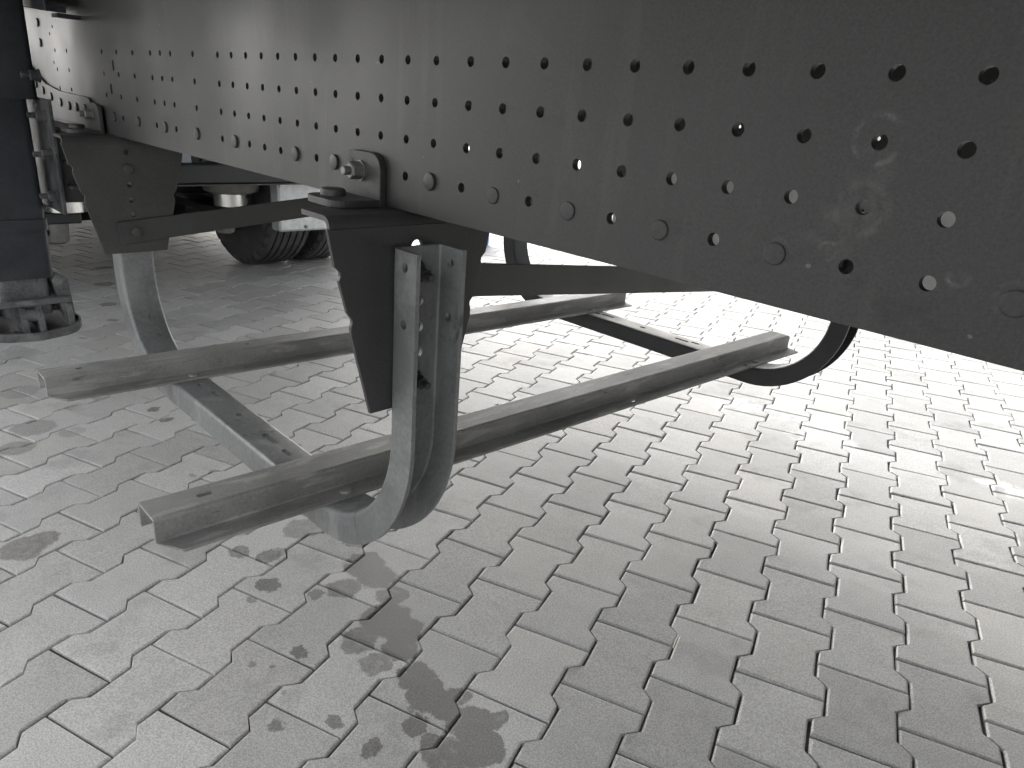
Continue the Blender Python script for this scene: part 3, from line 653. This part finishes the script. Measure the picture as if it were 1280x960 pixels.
for n0, n1 in ((1.86, 2.58), (-.04, .68)):
    arc = [(AX + .57 * math.cos(a), .50 + .57 * math.sin(a)) for a in [math.radians(20 + 120 * k / 16) for k in range(17)]]
    arc2 = [(AX + .58 * math.cos(a), .50 + .58 * math.sin(a)) for a in [math.radians(20 + 120 * k / 16) for k in range(17)]]
    m_ = bmesh.new(); bm_loft(m_, [[W(x, n, z) for x, z in arc + arc2[::-1]] for n in (n0, n1)]); tw('mudguard', m_, M['black'], smooth=30)
bm.free()
for n0, n1 in ((.04, .66), (1.88, 2.50)):       # unseen tanks and side fairings between the axles, added to block light
    pl = rounded([(5.05, .14), (6.95, .14), (6.95, .98), (5.05, .98)], .12, 6)
    m_ = bmesh.new(); bm_prism(m_, [W(x, n0, z) for x, z in pl], (0, n1 - n0, 0)); tk_ = tw('unseen_tank', m_, M['black'], bevel=.03, smooth=30)
pl = rounded([(7.05, .34), (9.35, .34), (9.45, 1.5), (9.2, 2.9), (8.6, 3.55), (7.05, 3.55)], [.05, .15, .2, .3, .3, .1], 6)
m_ = bmesh.new(); bm_prism(m_, [W(x, .02, z) for x, z in pl], (0, 2.5, 0)); cab_ = tw('unseen_cab', m_, M['paleplastic'], bevel=.05, smooth=30)  # unseen cab, added to block light from the front
m_ = bmesh.new(); bm_prism(m_, [W(9.452, .15, 1.55), W(9.452, 2.39, 1.55), W(9.23, 2.30, 2.75), W(9.23, .24, 2.75)], (-.02, 0, 0)); tw('windscreen', m_, M['black'], cab_)
pl = rounded([(5.2, .30), (5.4, .14), (6.9, .14), (7.0, .95), (5.4, .95), (5.2, .80)], .08, 5)
m_ = bmesh.new(); bm_prism(m_, [W(x, .70, z) for x, z in pl], (0, 1.17, 0)); tw('unseen_gearbox', m_, M['black'], bevel=.03, smooth=30)  # unseen block, added to darken the gap and ground under the truck
m_ = bmesh.new(); bm_cyl(m_, W(4.6, 1.27, .52), W(5.25, 1.27, .60), .06, 20); tw('propeller_shaft', m_, M['black'], smooth=30)
for nmid in (.17, 2.37):
    t_ = link('tyre', TY, truck); t_.location = Vector((-8.1, nmid, .503)) - ORI[truck.name]

# ------------------------------------------------------------------ small things
dr = thing('plastic_drum', 'small blue plastic drum on the bright paving beyond the carrier', 'drum', Vector((-4.33, 3.76, 0)), trailer=False)
bm = bmesh.new(); bm_lathe(bm, W(4.33, 3.76, 0.002), (0, 0, 1), [(0, .17), (.01, .18), (.10, .18), (.11, .187), (.13, .187), (.14, .18), (.22, .178), (.27, .15), (.30, .10), (.305, .06)], 36); part('drum_body', bm, M['blue'], dr, smooth=40)
bm = bmesh.new(); bm_lathe(bm, W(4.33, 3.76, .3075), (0, 0, 1), [(0, .045), (.03, .045), (.035, .04)], 24); part('cap', bm, M['black'], dr, smooth=40)
bm = bmesh.new()
bm_loft(bm, [ring((-.5716, 1.1137, .004), (.33, -.95, 0), .0012, 6), ring((-.566, 1.096, .0062), (.33, -.95, 0), .0016, 6), ring((-.5573, 1.0724, .0040), (.33, -.95, 0), .0009, 6)])
me = mesh_of(bm, 'straw', M['straw'], 60); me.transform(Matrix.Translation(Vector((.5657, -1.096, -.003))))
so_ = link('straw', me, None, (-.5657, 1.096, .003)); tag(so_, 'tiny pale dry straw lying in a joint of the paving', 'straw')
